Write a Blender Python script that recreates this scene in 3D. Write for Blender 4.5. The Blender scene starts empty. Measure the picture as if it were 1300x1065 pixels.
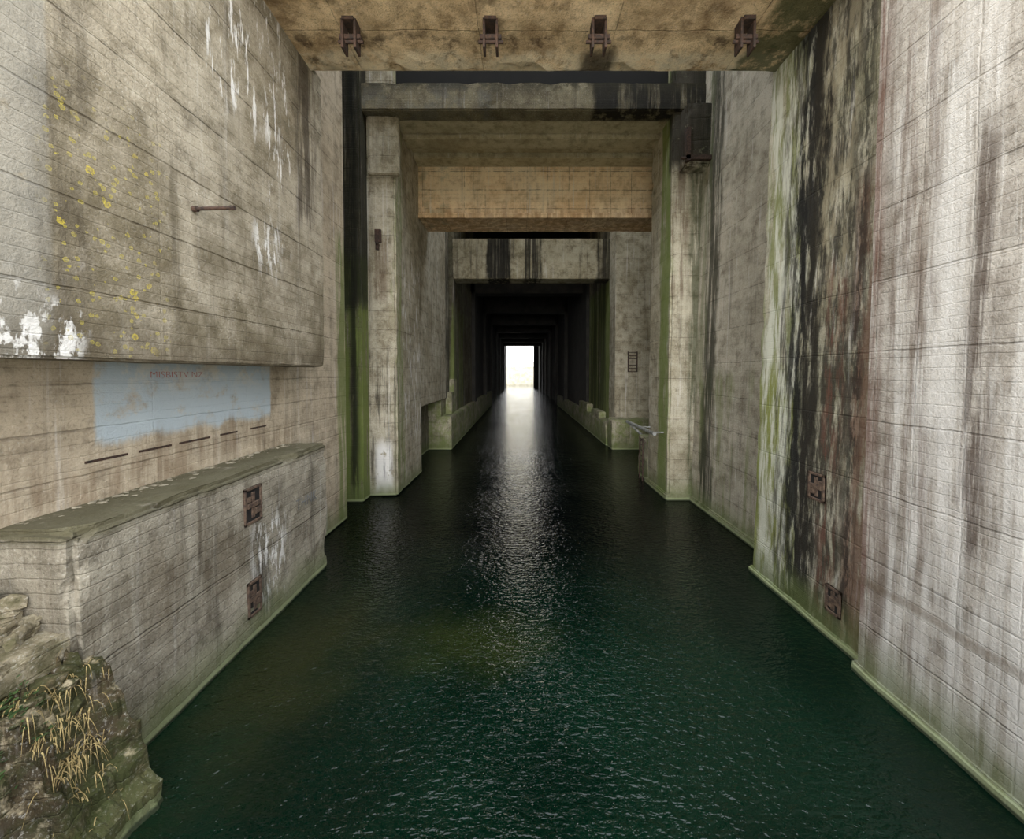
import bpy, bmesh, math, random
from mathutils import Vector, noise
random.seed(7)
sc = bpy.context.scene
sc.view_settings.view_transform = 'Standard'
sc.view_settings.look = 'None'
sc.view_settings.exposure = 0.62
sc.view_settings.gamma = 1.08

def lin(c):
    return tuple(((v/255)/12.92 if v/255 <= 0.04045 else (((v/255)+0.055)/1.055)**2.4) for v in c) + (1.0,)

# ------------------------------------------------------------------ node helper
class T:
    def __init__(s, name):
        s.m = bpy.data.materials.new(name); s.m.use_nodes = True
        s.t = s.m.node_tree; s.t.nodes.clear()
        s.out = s.t.nodes.new('ShaderNodeOutputMaterial')
        s.bsdf = s.t.nodes.new('ShaderNodeBsdfPrincipled')
        s.t.links.new(s.bsdf.outputs[0], s.out.inputs[0])
        g = s.t.nodes.new('ShaderNodeNewGeometry')
        s.pos = g.outputs['Position']
        sp = s.t.nodes.new('ShaderNodeSeparateXYZ'); s.t.links.new(s.pos, sp.inputs[0])
        s.x, s.y, s.z = sp.outputs
        sn = s.t.nodes.new('ShaderNodeSeparateXYZ'); s.t.links.new(g.outputs['True Normal'], sn.inputs[0])
        s.nx, s.ny, s.nz = sn.outputs
    def put(s, sock, v):
        if isinstance(v, bpy.types.NodeSocket): s.t.links.new(v, sock)
        else: sock.default_value = v
    def M(s, op, a, b=0.0, c=0.0, clamp=False):
        n = s.t.nodes.new('ShaderNodeMath'); n.operation = op; n.use_clamp = clamp
        s.put(n.inputs[0], a); s.put(n.inputs[1], b); s.put(n.inputs[2], c)
        return n.outputs[0]
    def mul(s, a, b): return s.M('MULTIPLY', a, b)
    def add(s, a, b): return s.M('ADD', a, b)
    def ss(s, v, a, b, o0=0.0, o1=1.0):
        n = s.t.nodes.new('ShaderNodeMapRange'); n.interpolation_type = 'SMOOTHSTEP'
        s.put(n.inputs[0], v); n.inputs[1].default_value = a; n.inputs[2].default_value = b
        n.inputs[3].default_value = o0; n.inputs[4].default_value = o1
        return n.outputs[0]
    def vec(s, x, y, z):
        n = s.t.nodes.new('ShaderNodeCombineXYZ')
        s.put(n.inputs[0], x); s.put(n.inputs[1], y); s.put(n.inputs[2], z); return n.outputs[0]
    def scaled(s, a, b, c, off=0.0):
        n = s.t.nodes.new('ShaderNodeMapping'); s.t.links.new(s.pos, n.inputs[0])
        n.inputs['Scale'].default_value = (a, b, c); n.inputs['Location'].default_value = (off, off*1.7, off*.6)
        return n.outputs[0]
    def noise(s, vec, scale, detail=4, rough=0.55, dist=0.0):
        n = s.t.nodes.new('ShaderNodeTexNoise'); s.put(n.inputs['Vector'], vec)
        n.inputs['Scale'].default_value = scale; n.inputs['Detail'].default_value = detail
        n.inputs['Roughness'].default_value = rough; n.inputs['Distortion'].default_value = dist
        return n.outputs[0]
    def mix(s, f, a, b, mode='MIX'):
        n = s.t.nodes.new('ShaderNodeMix'); n.data_type = 'RGBA'; n.blend_type = mode
        s.put(n.inputs[0], f); s.put(n.inputs[6], a); s.put(n.inputs[7], b); return n.outputs[2]
    def bump(s, h, strength=0.5, dist=0.03):
        n = s.t.nodes.new('ShaderNodeBump'); s.put(n.inputs['Height'], h)
        n.inputs['Strength'].default_value = strength; n.inputs['Distance'].default_value = dist
        s.t.links.new(n.outputs[0], s.bsdf.inputs['Normal'])

WHITE=(232,230,226); BLACK=(16,15,14); GREEN=(104,120,56); DGREEN=(48,58,30); RUST=(92,52,36); BROWN=(92,70,48)

def concrete(name, c1, c2, zl=(1.2,0.0), ul=(2.4,0.0), stains=(), dark=0.45, white=0.35, algae=0.7, seed=0.0, lines=0.5, vlines=0.35, grain=1.0, rough=0.92, bumps=0.6):
    t = T(name)
    big = t.noise(t.scaled(1,1,1,seed), 0.45, 3, .6)
    med = t.noise(t.scaled(1,1,1,seed+3), 2.4, 6, .7)
    fine = t.noise(t.scaled(1,1,1,seed+5), 26, 4, .75)
    wob = t.M('SUBTRACT', t.noise(t.scaled(1,1,.35,seed+9), 1.6, 5, .65), 0.5)
    col = t.mix(t.ss(t.add(t.mul(big,.5), t.mul(med,.5)), .38, .62), lin(c1), lin(c2))
    def cell(v, sp, off): return t.M('FLOOR', t.M('DIVIDE', t.add(v, off), sp))
    wn = t.t.nodes.new('ShaderNodeTexWhiteNoise'); wn.noise_dimensions='3D'
    t.put(wn.inputs[0], t.vec(cell(t.x, ul[0], ul[1]+.37), cell(t.y, ul[0], ul[1]), cell(t.z, zl[0], zl[1])))
    wnb = t.t.nodes.new('ShaderNodeTexWhiteNoise'); wnb.noise_dimensions='1D'
    t.put(wnb.inputs[1], cell(t.z, .17, 0))
    tint = t.add(t.add(.87, t.mul(wn.outputs[0], .06)), t.mul(wnb.outputs[0], .10))
    col = t.mix(1.0, col, t.vec(tint,tint,tint), 'MULTIPLY')
    col = t.mix(t.mul(t.ss(med,.48,.72), .5*grain), col, lin((86,78,64)))
    col = t.mix(t.mul(t.ss(fine,.52,.70), .45*grain), col, lin((66,60,50)))
    col = t.mix(t.mul(t.ss(fine,.46,.30), .3*grain), col, lin((228,224,215)))
    vert = t.ss(t.M('ABSOLUTE', t.nz), .7, .4)
    s1 = t.noise(t.scaled(1,1,.045,seed+11), 3.6, 5, .68)
    s2 = t.noise(t.scaled(1,1,.03,seed+23), 6.5, 4, .65)
    s3 = t.noise(t.scaled(1,1,.09,seed+31), 1.7, 6, .72)
    col = t.mix(t.mul(t.mul(t.ss(s1,.54,.72), vert), dark), col, lin((56,50,42)))
    col = t.mix(t.mul(t.mul(t.ss(s3,.53,.70), vert), dark*.8), col, lin((72,62,48)))
    col = t.mix(t.mul(t.mul(t.ss(s2,.57,.72), vert), white), col, lin(WHITE))
    def line(v, sp, off, w):
        f = t.M('FRACT', t.M('DIVIDE', t.add(t.add(v, off), t.mul(wob,.07)), sp))
        d = t.M('ABSOLUTE', t.M('SUBTRACT', f, .5))
        return t.ss(d, .5-w/sp, .5-w/sp*.25)
    lz = t.mul(line(t.z, zl[0], zl[1], .02), vert)
    lz2 = t.mul(t.mul(line(t.z, .17, .03, .012), vert), .35)
    lx = t.mul(line(t.x, ul[0], ul[1]+.37, .016), t.ss(t.M('ABSOLUTE', t.nx), .7, .4, 0, vlines))
    ly = t.mul(line(t.y, ul[0], ul[1], .016), t.ss(t.M('ABSOLUTE', t.ny), .7, .4, 0, vlines))
    L = t.M('MAXIMUM', t.M('MAXIMUM', lz, lz2), t.M('MAXIMUM', lx, ly))
    Lb = t.mul(L, t.ss(med,.38,.56))
    col = t.mix(t.mul(Lb, lines), col, lin((60,50,38)))
    for st in stains:
        m = st.get('k', .9)
        am = st.get('wob', .6)
        for ax, co in (('x',t.x),('y',t.y),('z',t.z)):
            if ax in st:
                a,b = st[ax]; sf = st.get('soft', .12) * (3 if ax=='z' else 1)
                cc = t.add(co, t.mul(wob, am*(2.5 if ax=='z' else 1)))
                if a > -5 or ax=='x': m = t.mul(m, t.ss(cc,a-sf,a+sf))
                if b < 18 or ax=='y': m = t.mul(m, t.ss(cc,b-sf,b+sf,1,0))
        kind = st.get('n', 'streak'); th = st.get('th', .48); w = st.get('w', .08)
        if kind == 'streak': nn = t.noise(t.scaled(1,1,st.get('zs',.06),seed+st.get('seed',40)), st.get('f',5), 5, .72)
        elif kind == 'blotch': nn = t.noise(t.scaled(1,1,1,seed+st.get('seed',50)), st.get('f',3), 5, .72)
        if kind == 'lichen':
            v = t.t.nodes.new('ShaderNodeTexVoronoi'); v.inputs['Scale'].default_value = st.get('f',5)
            t.put(v.inputs['Vector'], t.scaled(1,1,1,seed+2))
            sepc = t.t.nodes.new('ShaderNodeSeparateColor'); t.t.links.new(v.outputs['Color'], sepc.inputs[0])
            d = t.add(v.outputs['Distance'], t.mul(t.M('SUBTRACT', fine, .5), .6))
            r = t.mul(t.M('SUBTRACT', sepc.outputs[0], st.get('th2',.42)), .8)
            q = t.M('SUBTRACT', r, d)
            ring = t.add(.45, t.mul(t.ss(q, .16, .04), .55))
            m = t.mul(m, t.mul(t.mul(t.ss(q, 0, .03), ring), t.ss(fine,.66,.50)))
        else:
            m = t.mul(m, t.ss(nn, th-w, th+w))
        col = t.mix(m, col, lin(st['c']))
    if algae > 0:
        az = t.add(t.z, t.mul(wob, .9))
        col = t.mix(t.mul(t.ss(az, 1.0, .1), algae), col, lin((92,104,58)))
        col = t.mix(t.mul(t.ss(t.add(t.z,t.mul(wob,.12)), .16, .10), algae*.9), col, lin((150,160,118)))
        col = t.mix(t.mul(t.ss(t.z, .07, .03), .9), col, lin((30,38,24)))
    t.put(t.bsdf.inputs['Base Color'], col)
    t.bsdf.inputs['Roughness'].default_value = rough
    t.bsdf.inputs['Specular IOR Level'].default_value = .25
    h = t.add(t.mul(med, .9), t.mul(fine, .5))
    h = t.M('SUBTRACT', h, t.mul(L, .5))
    t.bump(h, bumps, .05)
    return t.m

def simple(name, c1, c2, rough=.7, metal=0.0, scale=8, bumps=.4):
    t = T(name)
    n = t.noise(t.pos, scale, 5, .7)
    t.put(t.bsdf.inputs['Base Color'], t.mix(t.ss(n,.35,.65), lin(c1), lin(c2)))
    t.bsdf.inputs['Roughness'].default_value = rough
    t.bsdf.inputs['Metallic'].default_value = metal
    t.bump(n, bumps, .01)
    return t.m

# ------------------------------------------------------------------ geometry helpers
def empty(name):
    e = bpy.data.objects.new(name, None); sc.collection.objects.link(e); e.empty_display_size = .2; return e
def finish(bm, name, mat, parent=None, smooth=False):
    me = bpy.data.meshes.new(name); bmesh.ops.recalc_face_normals(bm, faces=bm.faces); bm.to_mesh(me); bm.free()
    ms = mat if isinstance(mat,(list,tuple)) else [mat]
    for m in ms: me.materials.append(m)
    if smooth:
        for p in me.polygons: p.use_smooth = True
    o = bpy.data.objects.new(name, me); sc.collection.objects.link(o)
    if parent: o.parent = parent
    return o
def addbox(bm, x0,x1,y0,y1,z0,z1, mi=0):
    v = [bm.verts.new(p) for p in ((x0,y0,z0),(x1,y0,z0),(x1,y1,z0),(x0,y1,z0),(x0,y0,z1),(x1,y0,z1),(x1,y1,z1),(x0,y1,z1))]
    for f in ((0,3,2,1),(4,5,6,7),(0,1,5,4),(1,2,6,5),(2,3,7,6),(3,0,4,7)):
        q = bm.faces.new([v[i] for i in f]); q.material_index = mi
    return v
def cuts(bm, step, b):
    for ax in range(3):
        a0, a1 = b[ax]; n = int((a1-a0)/step)
        for i in range(1, n+1):
            co = [0,0,0]; co[ax] = a0 + (a1-a0)*i/(n+1); no=[0,0,0]; no[ax]=1
            g = bm.verts[:]+bm.edges[:]+bm.faces[:]
            bmesh.ops.bisect_plane(bm, geom=g, plane_co=co, plane_no=no)
def box(name, x0,x1,y0,y1,z0,z1, mat, parent=None, bevel=.04, batter=0.0, step=0, amp=.015, chip=0.0):
    bm = bmesh.new(); addbox(bm, x0,x1,y0,y1,z0,z1)
    if bevel: bmesh.ops.bevel(bm, geom=bm.edges[:], offset=bevel, segments=2, affect='EDGES')
    if step:
        cuts(bm, step, ((x0,x1),(y0,y1),(z0,z1)))
        c = Vector(((x0+x1)/2,(y0+y1)/2,(z0+z1)/2))
        R = ((x0,x1),(y0,y1),(z0,z1)); tol = bevel*1.2+.01
        for v in bm.verts:
            p = v.co.copy()
            d = noise.noise_vector(p*1.1)*amp + noise.noise_vector(p*4.3)*amp*.5
            on = [min(abs(p[k]-R[k][0]),abs(p[k]-R[k][1])) < tol for k in range(3)]
            if sum(on) >= 2 and chip:
                q = max(0, noise.noise(p*2.9)*1.3-.05)
                d += Vector([math.copysign(1,c[k]-p[k]) if on[k] else 0 for k in range(3)])*q*chip
            v.co += d
    if batter:
        for v in bm.verts: v.co.x += batter*v.co.z
    return finish(bm, name, mat, parent)
def cyl(bm, p0, p1, r, n=10):
    p0=Vector(p0); p1=Vector(p1); d=(p1-p0).normalized()
    a = d.cross(Vector((0,0,1)) if abs(d.z)<.9 else Vector((1,0,0))).normalized(); b=d.cross(a)
    A=[bm.verts.new(p0+(a*math.cos(t)+b*math.sin(t))*r) for t in [2*math.pi*i/n for i in range(n)]]
    B=[bm.verts.new(p1+(a*math.cos(t)+b*math.sin(t))*r) for t in [2*math.pi*i/n for i in range(n)]]
    bm.faces.new(A); bm.faces.new(B[::-1])
    for i in range(n): bm.faces.new((A[i],A[(i+1)%n],B[(i+1)%n],B[i]))

# ------------------------------------------------------------------ materials
S = dict
m_upper = concrete('concrete_upper_left', (180,170,150), (134,124,102), zl=(1.0,.05), ul=(5.9,.6), seed=1, dark=.5, white=.12, lines=.75, vlines=.2, stains=[
    S(c=(150,148,140), y=(0,4.08), k=.6, n='blotch', th=.3, wob=.02, soft=.03),
    S(c=(92,82,60), y=(4.0,9.8), z=(5,8.2), n='blotch', f=1.5, th=.50, w=.14, k=.6, wob=.3),
    S(c=(70,62,50), y=(4.0,4.5), z=(5,11), n='streak', f=3, zs=.2, th=.50, w=.12, k=.6, wob=.2),
    S(c=(80,70,54), z=(5.0,5.45), n='streak', th=.42, k=.7),
    S(c=WHITE, y=(3.4,4.3), z=(4.8,5.85), n='streak', f=3, zs=.5, th=.52, w=.03, k=1, wob=.8),
    S(c=WHITE, y=(7.2,7.9), z=(7.0,7.9), n='streak', f=6, zs=.2, th=.52, w=.03, k=.95),
    S(c=WHITE, y=(7.6,8.3), z=(7.6,11.4), n='streak', f=5, zs=.2, th=.58, w=.03, k=.9),
    S(c=WHITE, y=(6.2,8.0), z=(9.6,12.3), n='streak', f=6, zs=.12, th=.58, w=.03, k=.95),
    S(c=(48,38,28), y=(8.6,9.3), z=(8.5,12.4), n='streak', f=5, th=.47, k=.7),
    S(c=(198,178,66), y=(4.05,5.2), z=(5.2,7.8), n='lichen', f=6.5, wob=.2, k=.9, th2=.60),
    S(c=(180,166,72), y=(4.05,5.4), z=(5.2,8.2), n='lichen', f=13, wob=.2, k=.85, th2=.52),
])
m_lwall = concrete('concrete_left', (212,197,172), (180,164,140), zl=(.62,.1), ul=(2.1,.2), seed=5, dark=.4, white=.4, lines=.4, grain=.8, stains=[
    S(c=(190,206,216), y=(5.25,8.95), z=(4.0,5.4), n='blotch', f=2, th=.37, w=.12, k=.92, wob=.25, soft=.03),
    S(c=(228,222,208), y=(5.6,8.95), z=(4.85,5.4), n='blotch', f=3, th=.52, w=.08, k=.7, wob=.2),
    S(c=(120,96,70), y=(2,9.8), z=(3.2,3.9), n='streak', th=.5, k=.5),
    S(c=GREEN, y=(12.3,13.6), z=(-6,9.5), n='streak', f=3, th=.46, k=.8, wob=.4),
    S(c=WHITE, y=(10,11.4), z=(-6,2.2), n='streak', f=3, th=.5, w=.04, k=.9),
])
m_jamb = concrete('concrete_slot_jamb', (126,120,96), (84,82,60), zl=(.75,.0), ul=(1.7,.3), seed=14, dark=.6, white=.3, stains=[
    S(c=(104,118,56), z=(-6,9.5), n='streak', f=3, zs=.12, th=.44, k=.85, wob=.5),
    S(c=(22,22,16), z=(7.5,21), n='streak', f=3, th=.38, k=.85),
    S(c=(22,22,16), x=(-6.5,-6.2), n='streak', f=5, th=.42, k=.9, wob=.2),
])
m_ledge = concrete('concrete_ledge', (176,168,150), (134,126,110), zl=(1.55,.0), ul=(4.1,.2), seed=8, dark=.6, white=.15, lines=.4, bumps=1.0, grain=1.2, stains=[
    S(c=(84,80,56), z=(3.08,4), n='blotch', f=2, th=.34, k=.85, wob=.05, soft=.03),
    S(c=WHITE, y=(7.0,8.0), z=(.5,2.1), n='streak', f=6, zs=.2, th=.54, w=.04, k=1),
    S(c=BLACK, y=(6.9,7.5), z=(0.1,1.3), n='streak', f=6, th=.5, k=.7),
    S(c=(92,78,58), y=(4,7), z=(1.4,2.6), n='streak', f=2, th=.5, k=.5),
])
m_pill = concrete('concrete_pillar_left', (190,182,162), (150,141,118), zl=(.75,.0), ul=(1.7,.3), seed=12, dark=.6, white=.4, stains=[
    S(c=WHITE, x=(-5.8,-5.15), z=(.2,2.2), y=(14,15.4), n='blotch', f=2.5, th=.42, w=.04, k=1, wob=.3),
    S(c=BLACK, x=(-6.4,-4.9), z=(0.8,6), y=(14,15.4), n='streak', f=5, th=.55, k=.7),
    S(c=(84,64,48), x=(-5.8,-5.3), z=(8,10.4), y=(14,15.4), n='streak', f=5, th=.45, k=.6),
    S(c=GREEN, y=(15.3,16.2), x=(-5.2,-4.6), n='streak', f=4, th=.52, k=.7),
    S(c=(36,36,26), y=(25.6,27), n='streak', f=3, th=.45, k=.85),
    S(c=WHITE, y=(16.0,19), z=(2,10), n='streak', f=4, zs=.2, th=.58, w=.04, k=.8),
])
m_right = concrete('concrete_right', (192,185,175), (156,147,136), zl=(1.12,.25), ul=(.63,.2), seed=21, dark=.38, white=.6, lines=.55, vlines=.28, stains=[
    S(c=(226,223,218), y=(3.9,5.8), z=(-6,10), n='streak', f=3, th=.51, w=.08, k=.6),
    S(c=(66,50,40), y=(4.6,4.85), z=(2.6,8), n='streak', f=9, th=.48, k=.8, wob=.2),
    S(c=(92,72,58), y=(5.3,6.2), n='streak', f=5, th=.54, k=.6),
    S(c=RUST, y=(6.05,6.5), z=(1,13), n='streak', f=6, th=.46, k=.65, wob=.1),
    S(c=(105,90,72), z=(1.52,1.66), n='blotch', f=3, th=.42, k=.5, wob=.10, soft=.015),
])
m_butt = concrete('concrete_buttress', (190,183,162), (150,147,120), zl=(1.12,.25), ul=(3.5,.4), seed=25, dark=.3, white=.6, stains=[
    S(c=(116,124,70), y=(8.2,9.6), n='streak', f=3, zs=.12, th=.46, k=.75, wob=.5),
    S(c=(122,128,62), y=(8.0,9.6), z=(-6,5), n='streak', f=3, zs=.12, th=.42, k=.8, wob=.5, seed=15),
    S(c=(214,214,200), y=(8.0,9.3), n='streak', f=5, zs=.12, th=.50, w=.08, k=.75, wob=.5, seed=61),
    S(c=(40,36,28), y=(8.0,8.7), n='streak', f=7, zs=.10, th=.50, w=.08, k=.8, wob=.9, seed=66),
    S(c=BLACK, y=(7.5,8.4), n='streak', f=5, zs=.16, th=.44, w=.07, k=.96, wob=1.0),
    S(c=(38,34,26), y=(6.85,8.0), n='streak', f=7, zs=.15, th=.45, w=.10, k=.9, wob=.5, seed=77),
    S(c=(160,150,124), y=(6.9,7.7), z=(6,13), n='streak', f=5, zs=.2, th=.52, k=.6, wob=.5, seed=88),
    S(c=(108,68,54), y=(6.2,6.85), z=(-6,8.5), n='streak', f=4, zs=.15, th=.45, k=.7, wob=.2, seed=70),
    S(c=(104,66,52), y=(7.0,7.4), z=(-6,7.0), n='streak', f=5, zs=.15, th=.50, k=.65, wob=.3, seed=72),
    S(c=BLACK, y=(6.6,6.9), n='streak', f=9, zs=.2, th=.46, k=.8, wob=.2),
])
m_r2 = concrete('concrete_right_recess', (194,186,168), (160,152,134), zl=(1.12,.25), ul=(3.0,.4), seed=29, dark=.45, white=.5, stains=[
    S(c=GREEN, y=(9,15), z=(-6,5), n='streak', f=2, th=.54, k=.5),
    S(c=(34,36,24), y=(13.3,14.2), n='streak', f=4, th=.45, k=.85),
    S(c=(96,106,66), y=(14.0,14.9), z=(3,16), n='streak', f=4, th=.5, k=.5),
])
m_rp = concrete('concrete_pillar_right', (190,183,162), (152,144,120), zl=(.8,.0), ul=(1.9,.1), seed=33, dark=.5, white=.4, stains=[
    S(c=GREEN, y=(14.95,15.9), x=(5,6.6), n='streak', f=3, th=.40, k=.85),
    S(c=DGREEN, x=(6.6,8), y=(14,17.3), n='streak', f=4, th=.47, k=.7),
    S(c=(80,56,40), y=(14,15), x=(5.8,6.5), z=(8,14), n='streak', f=4, th=.52, k=.6),
    S(c=(30,26,20), y=(14,15.2), z=(12.8,17), n='blotch', f=2, th=.36, k=.9),
])
m_beam2 = concrete('concrete_dark_beam', (136,128,104), (98,91,72), zl=(3,.0), ul=(2.6,.0), seed=37, dark=.6, white=.3, algae=0, stains=[
    S(c=BLACK, x=(2.8,9), y=(14,15.3), n='streak', f=2, th=.42, k=.92),
    S(c=(96,100,100), x=(-6,-1), y=(14,15.3), n='blotch', f=1, th=.5, k=.4),
    S(c=(44,42,28), z=(15.8,17), y=(14,15.3), n='blotch', f=2, th=.45, k=.8, wob=.15),
])
m_under = concrete('concrete_underside', (206,196,164), (170,158,126), zl=(.9,.45), ul=(3.2,.3), seed=39, dark=.3, white=.3, lines=.6, grain=.7, algae=0)
m_beam3 = concrete('concrete_warm_beam', (255,232,194), (240,204,156), zl=(.9,.45), ul=(1.02,.3), seed=41, dark=.25, white=.5, lines=.8, vlines=.9, grain=.55, algae=0, stains=[
    S(c=(150,96,60), z=(12.5,12.95), n='streak', f=3, th=.47, k=.6),
    S(c=(130,136,110), x=(-6,-3.4), n='blotch', f=1.5, th=.55, k=.35),
])
m_beam4 = concrete('concrete_grey_beam', (176,168,144), (132,124,98), zl=(3.1,.1), ul=(3,.0), seed=45, dark=.9, white=.3, algae=0, stains=[
    S(c=BLACK, x=(-2.4,-.7), n='streak', f=4, zs=.02, th=.40, k=.95),
    S(c=BLACK, x=(.3,1.6), n='streak', f=4, zs=.02, th=.45, k=.9),
    S(c=BLACK, x=(5.6,7.6), n='streak', f=2, zs=.02, th=.42, k=.85),
])
m_slab = concrete('concrete_ceiling_slab', (250,222,180), (200,168,126), zl=(.5,.0), ul=(2.9,.5), seed=49, dark=.3, white=.2, algae=0, lines=.8, grain=1.2, vlines=.6, bumps=1, stains=[
    S(c=(120,92,64), n='blotch', f=.9, th=.56, k=.5),
    S(c=(60,42,30), y=(8.3,9.4), n='blotch', f=1.6, th=.58, k=.8),
    S(c=(246,232,202), y=(8.75,9.5), n='blotch', f=2, th=.46, k=.6, wob=.3),
    S(c=(30,26,20), x=(1.4,2.2), y=(8.7,9.5), n='blotch', f=3, th=.35, k=.85, wob=.4),
    S(c=(60,70,40), x=(5.1,8), n='blotch', f=2, th=.42, k=.85),
])
m_far = concrete('concrete_tunnel', (160,152,128), (108,100,80), zl=(1.2,.0), ul=(2.4,.0), seed=53, dark=.9, white=.3, stains=[
    S(c=GREEN, y=(27,36), z=(-6,12), n='streak', f=1.2, th=.42, k=.8),
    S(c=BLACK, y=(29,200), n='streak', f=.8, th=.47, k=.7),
])
m_farl = concrete('concrete_tunnel_sooty', (112,108,88), (72,68,54), zl=(1.2,.0), ul=(2.4,.0), seed=55, dark=.9, white=.5, stains=[  # darker copy of the tunnel concrete, corridor shade put into its colour
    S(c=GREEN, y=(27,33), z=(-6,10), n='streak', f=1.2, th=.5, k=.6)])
m_deep = simple('sooty_tunnel_concrete', (44,42,38), (28,27,25), .95, 0, .9, .3)  # darkness of the deep tunnel put into the concrete colour
m_gapshade = simple('black_soot', (14,13,12), (8,8,7), .98, 0, .9, .3)  # near-black colour painting the shade in the gap over the second beam
m_quay = concrete('concrete_quay', (172,165,144), (122,120,94), zl=(.9,.0), ul=(2.0,.0), seed=61, dark=.5, white=.3, stains=[
    S(c=GREEN, n='blotch', f=1.2, th=.50, k=.6)])
m_rust = simple('rusted_iron', (72,50,38), (34,26,22), .85, 0, 14)
m_rust2 = simple('brown_iron', (104,84,68), (58,44,36), .85, 0, 14)
m_hole = simple('dark_void', (24,19,16), (10,8,7), .95)
m_galv = simple('weathered_pipe', (150,152,148), (96,96,90), .6)
m_slabtop = concrete('broken_slab_concrete', (176,164,138), (120,110,84), zl=(9,3), ul=(9,3), seed=67, dark=.5, white=.2, lines=0, bumps=1.0, grain=1.6, algae=.2, stains=[
    S(c=(78,76,46), n='blotch', f=2.5, th=.52, k=.7)])
m_rubble = concrete('broken_concrete', (112,96,70), (62,52,34), zl=(9,3), ul=(9,3), seed=65, dark=.4, white=.1, lines=0, bumps=1.0, grain=1.6, algae=.4, stains=[
    S(c=(54,58,28), n='blotch', f=2.2, th=.50, k=.8), S(c=(196,180,148), n='blotch', f=3, th=.62, k=.8, seed=90)])
m_bank = simple('far_bank', (206,198,176), (170,164,140), .9, 0, .6)
m_red = simple('faded_red_paint', (176,104,98), (190,140,134), .9)
m_greypaint = simple('faded_grey_scrawl', (96,98,100), (120,120,118), .9)
m_straw = simple('dry_straw', (190,168,112), (124,102,60), .8, 0, 20)
m_leaf = simple('ivy_leaf', (66,92,44), (40,62,28), .6, 0, 12)
m_chip = simple('pale_concrete_chip', (176,168,148), (120,112,94), .9, 0, 9)

# water
t = T('harbour_water')
n1 = t.noise(t.scaled(1,2.0,1,0), 6.0, 2, .5, .4)
n2 = t.noise(t.scaled(1,1.8,1,7), 17.0, 1, .5, .3)
n0 = t.noise(t.scaled(1,1.3,1,4), 1.6, 2, .5)
n3 = t.noise(t.scaled(1,1,1,2), .35, 3, .5)
deep = t.mix(t.ss(n3, .35,.65), lin((2,19,11)), lin((5,29,18)))
def blob(cx,cy,rx,ry):
    dx = t.M('DIVIDE', t.M('SUBTRACT', t.x, cx), rx); dy = t.M('DIVIDE', t.M('SUBTRACT', t.y, cy), ry)
    r = t.M('SQRT', t.add(t.mul(dx,dx), t.mul(dy,dy)))
    return t.ss(t.add(r, t.mul(t.M('SUBTRACT', t.noise(t.pos, 1.3, 4), .5), 1.2)), 1.3, .1)
deep = t.mix(t.mul(blob(-.9,7.0,1.7,1.0), .8), deep, lin((34,42,16)))
deep = t.mix(t.mul(blob(-4.0,6.6,1.4,2.6), .8), deep, lin((34,36,16)))
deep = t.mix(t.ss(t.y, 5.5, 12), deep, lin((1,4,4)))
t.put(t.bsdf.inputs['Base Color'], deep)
t.bsdf.inputs['Roughness'].default_value = .05
t.bsdf.inputs['IOR'].default_value = 1.33
calm = t.ss(n3, .3, .7, .7, 1.2)
hh = t.add(t.mul(t.add(n1, t.mul(n2, .3)), calm), t.mul(n0, .8))
t.bump(hh, 1.0, t.ss(t.y, 4, 11, .028, .044) if False else .040)
m_water = t.m
bm = bmesh.new()
v=[bm.verts.new(p) for p in ((-9.5,-1,0),(9.9,-1,0),(9.9,131,0),(-9.5,131,0),(60,131,0),(60,170,0),(-60,170,0),(-60,131,0))]
bm.faces.new(v[0:4]); bm.faces.new((v[7],v[3],v[2],v[4],v[5],v[6]))
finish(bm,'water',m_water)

# ------------------------------------------------------------------ left side
WL = empty('wall_left')
box('upper_block', -9,-5.0, -1,9.72, 5.16,12.4, m_upper, WL, .03, step=.3, amp=.012, chip=.03)
box('recessed_wall', -9,-5.93, -1,12.9, 0,20, m_lwall, WL, .04)
box('gate_slot_back', -9,-6.75, 12.9,14.5, 0,20, m_jamb, WL, 0)
box('slot_jamb', -9,-6.05, 14.5,15.2, 0,20, m_jamb, WL, .05)
box('pillar', -9,-4.95, 15.2,19.0, 0,20, m_pill, WL, .07, step=.5, amp=.02, chip=.06)
box('pillar_corbel', -6.0,-4.75, 15.0,15.3, 12.8,15.05, m_pill, WL, .05, step=.3, amp=.02, chip=.05)
box('inner_wall', -9,-5.02, 19,26.8, 3.3,20, m_pill, WL, .05)
box('inner_wall_niche', -9,-5.95, 19,26.8, 0,3.3, m_farl, WL, 0)
box('slot_back', -9,-5.8, 26.8,27.8, 0,20, m_deep, WL, 0)
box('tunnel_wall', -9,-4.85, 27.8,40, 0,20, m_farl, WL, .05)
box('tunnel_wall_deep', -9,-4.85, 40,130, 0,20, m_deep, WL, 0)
for y in (38,50,62,74,86,98,110):
    box('pilaster', -4.9,-4.5, y,y+1.6, 0,14, m_deep, WL, .03)
box('quay_edge', -6.0,-4.45, 24.5,60, 0,2.2, m_quay, WL, .06, step=1.5, amp=.03)
box('quay_block', -6.0,-5.1, 24.4,26.2, 2.2,3.3, m_quay, WL, .05)
box('quay_step', -5.2,-4.7, 26.0,27.4, 2.2,3.7, m_quay, WL, .05)
box('quay_step', -5.1,-4.75, 27.2,28.6, 2.2,4.6, m_quay, WL, .05)
box('landing_ledge', -6.1,-5.0, 4.17,9.72, -.2,3.22, m_ledge, WL, .06, step=.16, amp=.03, chip=.10)

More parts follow.
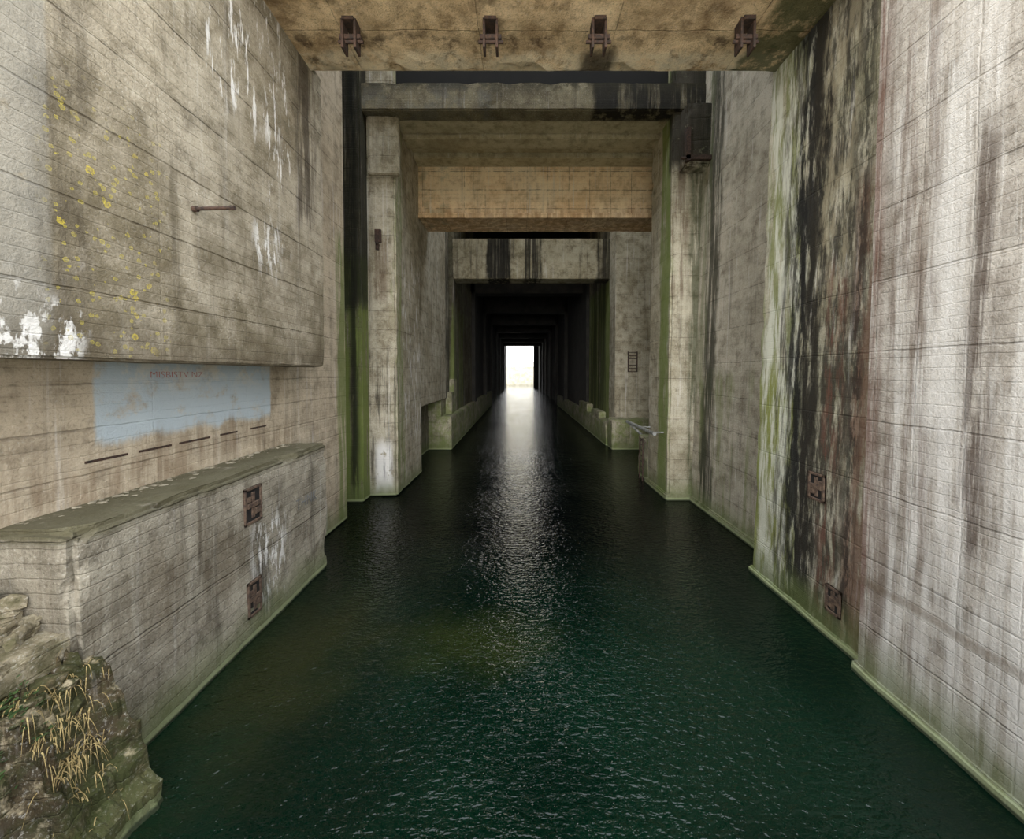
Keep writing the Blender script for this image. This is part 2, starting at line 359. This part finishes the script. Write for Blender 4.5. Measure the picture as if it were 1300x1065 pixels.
# ------------------------------------------------------------------ right side
WR = empty('wall_right')
box('near_wall', 5.66,10, -1,6.25, 0,12.9, m_right, WR, .04, batter=.012, step=.4, amp=.012)
box('footing', 5.60,10, -1,6.3, -.2,.16, m_right, WR, .04, step=.25, amp=.03)
box('buttress', 5.86,10, 6.25,9.45, 0,20, m_butt, WR, .06, batter=.022, step=.35, amp=.03, chip=.08)
box('buttress_footing', 5.80,10, 6.3,9.5, -.2,.14, m_butt, WR, .04, step=.25, amp=.03)
box('recess_wall', 6.75,10, 9.45,14.8, 0,20, m_r2, WR, .04, batter=.022)
box('recess_footing', 6.65,10, 9.5,14.8, -.2,.2, m_r2, WR, .04)
box('pillar', 5.82,10, 14.8,17.2, 0,20, m_rp, WR, .07, batter=.006, step=.4, amp=.02, chip=.06)
box('pillar_footing', 5.74,7, 14.7,17.3, -.2,.25, m_rp, WR, .04)
box('pillar_plinth', 5.86,9, 17.2,18.7, -.2,2.0, m_quay, WR, .06, step=.3, amp=.03, chip=.08)
box('corbel', 6.15,8.2, 14.2,14.9, 12.7,15.0, m_rp, WR, .06, step=.3, amp=.03, chip=.1)
box('recess_back', 9,10, 17.2,26, 0,20, m_far, WR, 0)
box('tunnel_pier', 6.55,10, 26,27.8, 0,20, m_rp, WR, .06, step=.6, amp=.03, chip=.05)
box('tunnel_wall', 6.6,10, 27.8,36, 0,20, m_far, WR, .05)
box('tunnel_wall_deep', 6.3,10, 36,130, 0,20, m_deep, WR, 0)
for y in (50,62,74,86,98,110):
    box('pilaster', 5.9,6.4, y,y+1.6, 0,14, m_deep, WR, .03)
box('quay_edge', 5.9,9, 25.9,60, -.2,1.6, m_quay, WR, .06, step=1.5, amp=.03)
box('quay_block', 6.0,8.6, 24.5,26.0, -.2,2.0, m_quay, WR, .06, step=.3, amp=.04, chip=.1)
box('quay_block', 5.95,6.5, 28.5,31.5, 1.6,2.1, m_quay, WR, .05)
box('quay_block', 5.95,6.5, 33.5,38, 1.6,2.3, m_quay, WR, .05)

# ------------------------------------------------------------------ ceiling (two unseen roof gaps added to let skylight onto the bays)
C = empty('ceiling')
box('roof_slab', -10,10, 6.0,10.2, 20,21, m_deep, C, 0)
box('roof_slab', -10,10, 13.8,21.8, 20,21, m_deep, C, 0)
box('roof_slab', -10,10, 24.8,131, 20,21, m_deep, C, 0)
box('front_slab', -5.6,7.5, 6.0,9.3, 12.25,20, m_slab, C, .05, step=.3, amp=.035, chip=.12)
box('slab_nib', -5.2,6.3, 9.2,9.42, 12.35,12.8, m_slab, C, .03)
box('beam_face', -6.7,8.6, 14.7,15.4, 15.05,16.1, m_beam2, C, .05, step=.4, amp=.02, chip=.06)
for i,(a,b,z) in enumerate(((15.4,16.2,15.08),(16.27,17.0,14.92),(17.07,17.8,15.2),(17.87,18.7,15.05))):
    box('underside_plank', -5,7.3, a,b, z,15.7, m_under, C, .03)
box('soot_blackened_fill', -9,10, 15.42,18.9, 15.6,19.98, m_gapshade, C, 0)  # added black box, keeps the gap above the beam in painted shade
box('warm_beam_face', -5.1,7.2, 18.7,20.9, 12.72,19.9, m_beam3, C, .05, step=.4, amp=.02, chip=.05)
box('warm_beam_lip', -5.05,7.1, 18.60,18.75, 12.58,12.80, m_beam3, C, .02)
box('grey_beam_face', -4.95,6.8, 27.75,29.2, 11.9,14.8, m_beam4, C, .05)
for y in (38,50,62,74,86,98,110):
    box('tunnel_beam', -5,6.7, y,y+1.6, 13.0,16.5, m_deep, C, .04)
bd = empty('wall_far')
box('portal_side', 4.7,10, 129,131, 0,20, m_deep, bd, 0)
box('portal_side', -9,-4.6, 129,131, 0,20, m_deep, bd, 0)
box('portal_lintel', -5,5, 129,131, 16.5,20, m_deep, bd, 0)

FB = empty('far_quay_wall')
box('bank', -60,60, 170,180, -1,8, m_bank, FB, 0)
for i in range(-8,9):
    box('fence_post', i*1.2-.08, i*1.2+.08, 169.6,169.8, 8,10.2, m_bank, FB, 0)
box('fence_rail', -12,12, 169.6,169.8, 10.0,10.2, m_bank, FB, 0)
box('ground', -30,30, -40,-1.1, -1,3.3, m_bank, None, 0)  # unseen pale ground behind the camera, added to bounce light onto the ceilings

# ------------------------------------------------------------------ ironwork
for x in (-3.5,-.6,1.63,4.67):
    bm = bmesh.new()
    for sx in (-.16,.10):
        addbox(bm, x+sx,x+sx+.05, 7.9,8.15, 11.66,12.3)
    addbox(bm, x-.22,x+.22, 7.95,8.05, 11.88,11.97)
    addbox(bm, x-.12,x+.12, 7.85,8.2, 12.18,12.3)
    cyl(bm,(x-.26,8.02,11.86),(x+.26,8.02,11.86),.035)
    bmesh.ops.bevel(bm, geom=bm.edges[:], offset=.006, segments=1, affect='EDGES')
    finish(bm,'ceiling_bracket',m_rust)
bm = bmesh.new()
cyl(bm,(-5.1,5.85,7.51),(-4.38,5.85,7.53),.028,12); cyl(bm,(-4.99,5.85,7.51),(-4.93,5.85,7.51),.045,8); cyl(bm,(-4.42,5.85,7.53),(-4.36,5.85,7.53),.036,6)
finish(bm,'wall_bolt',m_rust)

def anchor_plate(xf, y, z, w, h, s):
    bm = bmesh.new()
    def bx(y0,y1,z0,z1,d0,d1,mi):
        a,b = sorted((xf+s*d0, xf+s*d1)); addbox(bm,a,b,y+y0,y+y1,z+z0,z+z1,mi)
    W,H=w/2,h/2; f=.05
    bx(-W,W,-H,-H+f,-.03,.035,0); bx(-W,W,H-f,H,-.03,.035,0); bx(-W,-W+f,-H,H,-.03,.035,0); bx(W-f,W,-H,H,-.03,.035,0)
    bx(-W,W,-H,H,-.03,.012,1)
    bx(-.04,.04,-H*.7,H*.7,0,.03,0); bx(-W*.7,W*.7,-.04,.05,0,.04,0)
    bx(-W*.8,-W*.3,H*.2,H*.5,0,.035,0); bx(W*.2,W*.75,-H*.55,-H*.2,0,.04,0)
    bmesh.ops.bevel(bm, geom=bm.edges[:], offset=.006, segments=1, affect='EDGES')
    finish(bm,'anchor_plate',[m_rust2,m_hole])
anchor_plate(-5.0,7.0,2.55,.46,.68,1)
anchor_plate(-5.0,7.0,.80,.36,.66,1)
anchor_plate(5.90,7.45,2.75,.40,.55,-1)
anchor_plate(5.86,6.95,.75,.34,.5,-1)
SL = bmesh.new()
for a,b in ((5.12,5.68),(5.85,6.4),(6.55,7.2),(7.45,7.9),(8.3,8.8)):
    addbox(SL,-5.95,-5.92,a,b,3.765,3.80)
finish(SL,'formwork_tie_strips',m_rust)  # thin dark strips on the surface stand in for shaded slits in the wall
bm = bmesh.new()
addbox(bm,7.4,7.46,25.9,26.05,5.1,6.5); addbox(bm,8.0,8.06,25.9,26.05,5.1,6.5)
for i in range(7): addbox(bm,7.4,8.06,25.92,26.0,5.1+i*.22,5.15+i*.22)
finish(bm,'rusted_grille',m_rust)
bm = bmesh.new()
cyl(bm,(5.35,14.95,2.6),(5.35,18.8,2.6),.075,14)
for yy in (15.3,16.9): cyl(bm,(5.35,yy,2.6),(5.85,yy,2.6),.03,8)
cyl(bm,(5.35,18.7,2.6),(6.1,18.7,1.9),.06,10)
finish(bm,'water_pipe',m_galv)
bm = bmesh.new()
for yy in (17.5,17.95): cyl(bm,(5.72,yy,-.3),(5.72,yy,2.0),.03,8)
for i in range(8): cyl(bm,(5.72,17.5,.1+i*.26),(5.72,17.95,.1+i*.26),.02,6)
for yy in (17.5,17.95): cyl(bm,(5.72,yy,1.8),(5.95,yy,1.8),.025,6)
finish(bm,'ladder',m_rust)
bm = bmesh.new()
addbox(bm,6.1,7.6,14.05,14.25,12.85,13.0); addbox(bm,6.1,6.25,14.05,14.25,12.8,14.0); cyl(bm,(5.9,14.1,12.9),(7.3,14.1,12.9),.05)
finish(bm,'corbel_iron_bracket',m_rust)
bm = bmesh.new()
addbox(bm,-5.75,-5.5,15.1,15.22,10.2,10.7); addbox(bm,-5.7,-5.6,15.05,15.2,9.9,10.3); cyl(bm,(-5.62,14.9,10.1),(-5.62,15.2,10.1),.04)
finish(bm,'wall_hook',m_rust)

def text(name, s, loc, size, mat, sx=1.0):
    cu = bpy.data.curves.new(name,'FONT'); cu.body = s; cu.size = size; cu.extrude = .002; cu.offset = -.003
    o = bpy.data.objects.new(name, cu); sc.collection.objects.link(o)
    o.rotation_euler = (math.pi/2,0,math.pi/2); o.location = loc; o.scale = (sx,1,1)
    cu.materials.append(mat); return o
text('red_graffiti', 'MISBISTV NZ', (-5.922,6.05,4.93), .15, m_red, 1.2)
text('scratched_graffiti', 'THNK', (-4.955,8.3,1.95), .34, m_greypaint, .9)

# ------------------------------------------------------------------ debris, rubble, plants
def chip(bm, p, s, flat=.35):
    M = bmesh.ops.create_icosphere(bm, subdivisions=1, radius=s)
    a = random.random()*6
    for v in M['verts']:
        q = v.co*(.7+.6*random.random()); q = Vector((q.x*math.cos(a)-q.y*math.sin(a)*.6, q.x*math.sin(a)+q.y*math.cos(a)*.6, q.z*flat))
        v.co = q+Vector(p)
bm = bmesh.new()
for i in range(120):
    y = random.uniform(4.4,9.5); x = -5.9+abs(random.gauss(0,.14)); x=min(x,-5.3)
    chip(bm,(x,y,3.23),random.choice((.02,.02,.03,.04,.07)),.25)
finish(bm,'concrete_debris',m_chip)

def f(x,y):
    e = noise.fractal(Vector((x*1.3,y*1.3,0)),.8,2.1,5)
    base = 1.80 + .12*e
    edge = -4.80 + .25*noise.noise(Vector((y*1.4,3,0))) + .1*e + max(0,(3.6-y))*-.25
    if x > edge: base -= (x-edge)*2.6 + .15*abs(e)
    base -= max(0, 3.45 - y + .3*(x+6.2))*.9 if y<3.45 else 0
    stepq = round(base*3)/3
    return base*.5+stepq*.5 + .07*noise.noise(Vector((x*6,y*6,1))) + .03*noise.noise(Vector((x*15,y*15,1)))
bm = bmesh.new(); nx,ny=150,120; G=[]
for j in range(ny+1):
    row=[]
    for i in range(nx+1):
        x=-8+4.1*i/nx; y=1.2+3.1*j/ny
        z=max(f(x,y),-.3)
        row.append(bm.verts.new((x+.08*noise.noise(Vector((x*3,y*3,z*3))),y,z)))
    G.append(row)
for j in range(ny):
    for i in range(nx): bm.faces.new((G[j][i],G[j][i+1],G[j+1][i+1],G[j+1][i]))
for i in range(70):
    x=random.uniform(-6.2,-4.7); y=random.uniform(3.3,4.1); chip(bm,(x,y,f(x,y)+.02),random.choice((.04,.07,.10,.14)),.6)
RB = empty('broken_concrete_ledge')
finish(bm,'rubble_slope',m_rubble,RB)
box('shelf_slab', -8.5,-5.08, 3.35,4.25, 1.72,2.08, m_slabtop, RB, .05, step=.1, amp=.05, chip=.16)
bm = bmesh.new()
for i in range(110):
    x=random.uniform(-6.6,-5.4); y=random.uniform(3.9,4.2)
    chip(bm,(x,y,2.05+abs(random.gauss(0,.3))*min(1,(-5.25-x)*1.6)),random.choice((.05,.08,.11,.15)),.75)
finish(bm,'rubble_heap',m_slabtop,RB)
bm = bmesh.new()
for i in range(420):
    cx,cy = random.choice(((-4.72,3.95),(-4.6,3.85),(-4.9,4.0),(-4.65,3.7),(-4.98,3.8)))
    x=cx+random.gauss(0,.09); y=cy+random.gauss(0,.10); z=f(x,y)+.02
    d=Vector((random.uniform(-.3,1),random.uniform(-1,.3),0)).normalized(); L=random.uniform(.08,.26); w=random.uniform(.003,.008)
    s=Vector((-d.y,d.x,0))*w; p=Vector((x,y,z)); pv=None
    for k in range(6):
        q=k/5; c=p+d*L*q*.6+Vector((0,0,L*(.7*q-1.5*q*q)))
        a=bm.verts.new(c-s*(1-q*.8)); b=bm.verts.new(c+s*(1-q*.8))
        if pv: bm.faces.new((pv[0],pv[1],b,a))
        pv=(a,b)
finish(bm,'dry_grass_tuft',m_straw)
bm = bmesh.new()
for i in range(240):
    x=random.uniform(-5.2,-4.7); y=random.uniform(3.3,3.75); z=f(x,y)+random.uniform(.02,.12)
    r=random.uniform(.015,.032); a=random.random()*6; tl=random.uniform(-.6,.6)
    pts=[]
    for ang,rr in ((0,1.3),(.9,.75),(1.5,1.0),(2.4,.6),(3.14,.35),(3.9,.6),(4.8,1.0),(5.4,.75)):
        px=math.cos(ang+a)*rr*r; py=math.sin(ang+a)*rr*r
        pts.append(bm.verts.new((x+px,y+py*math.cos(tl),z+py*math.sin(tl)+px*.3)))
    bm.faces.new(pts)
finish(bm,'ivy_plant',m_leaf)

# ------------------------------------------------------------------ light, world, camera
w = bpy.data.worlds.new('sky'); sc.world = w; w.use_nodes = True
nt = w.node_tree; bg = nt.nodes['Background']
tc = nt.nodes.new('ShaderNodeTexCoord'); sp = nt.nodes.new('ShaderNodeSeparateXYZ'); cr = nt.nodes.new('ShaderNodeValToRGB')
nt.links.new(tc.outputs['Generated'], sp.inputs[0]); nt.links.new(sp.outputs[2], cr.inputs[0]); nt.links.new(cr.outputs[0], bg.inputs[0])
cr.color_ramp.elements[0].color=(1,.98,.95,1); cr.color_ramp.elements[1].color=(.84,.92,1,1)
bg.inputs[1].default_value = 3.2
sl = bpy.data.lights.new('sun','SUN'); sl.energy = 2.0; sl.angle = math.radians(35); sl.color=(1,.96,.91)
so = bpy.data.objects.new('sun', sl); sc.collection.objects.link(so)
so.rotation_euler = Vector((.05,1,-.2)).to_track_quat('-Z','Y').to_euler(); so.location=(0,-20,15)

cam = bpy.data.cameras.new('camera'); co = bpy.data.objects.new('camera', cam); sc.collection.objects.link(co)
cam.sensor_width = 36; cam.lens = 480/1300*36; cam.clip_start=.05; cam.clip_end=600
co.location = (0,0,5); co.rotation_euler = (math.radians(90-1.55),0,0)
cam.shift_x = -10/1300; cam.shift_y = -45.5/1300
sc.camera = co
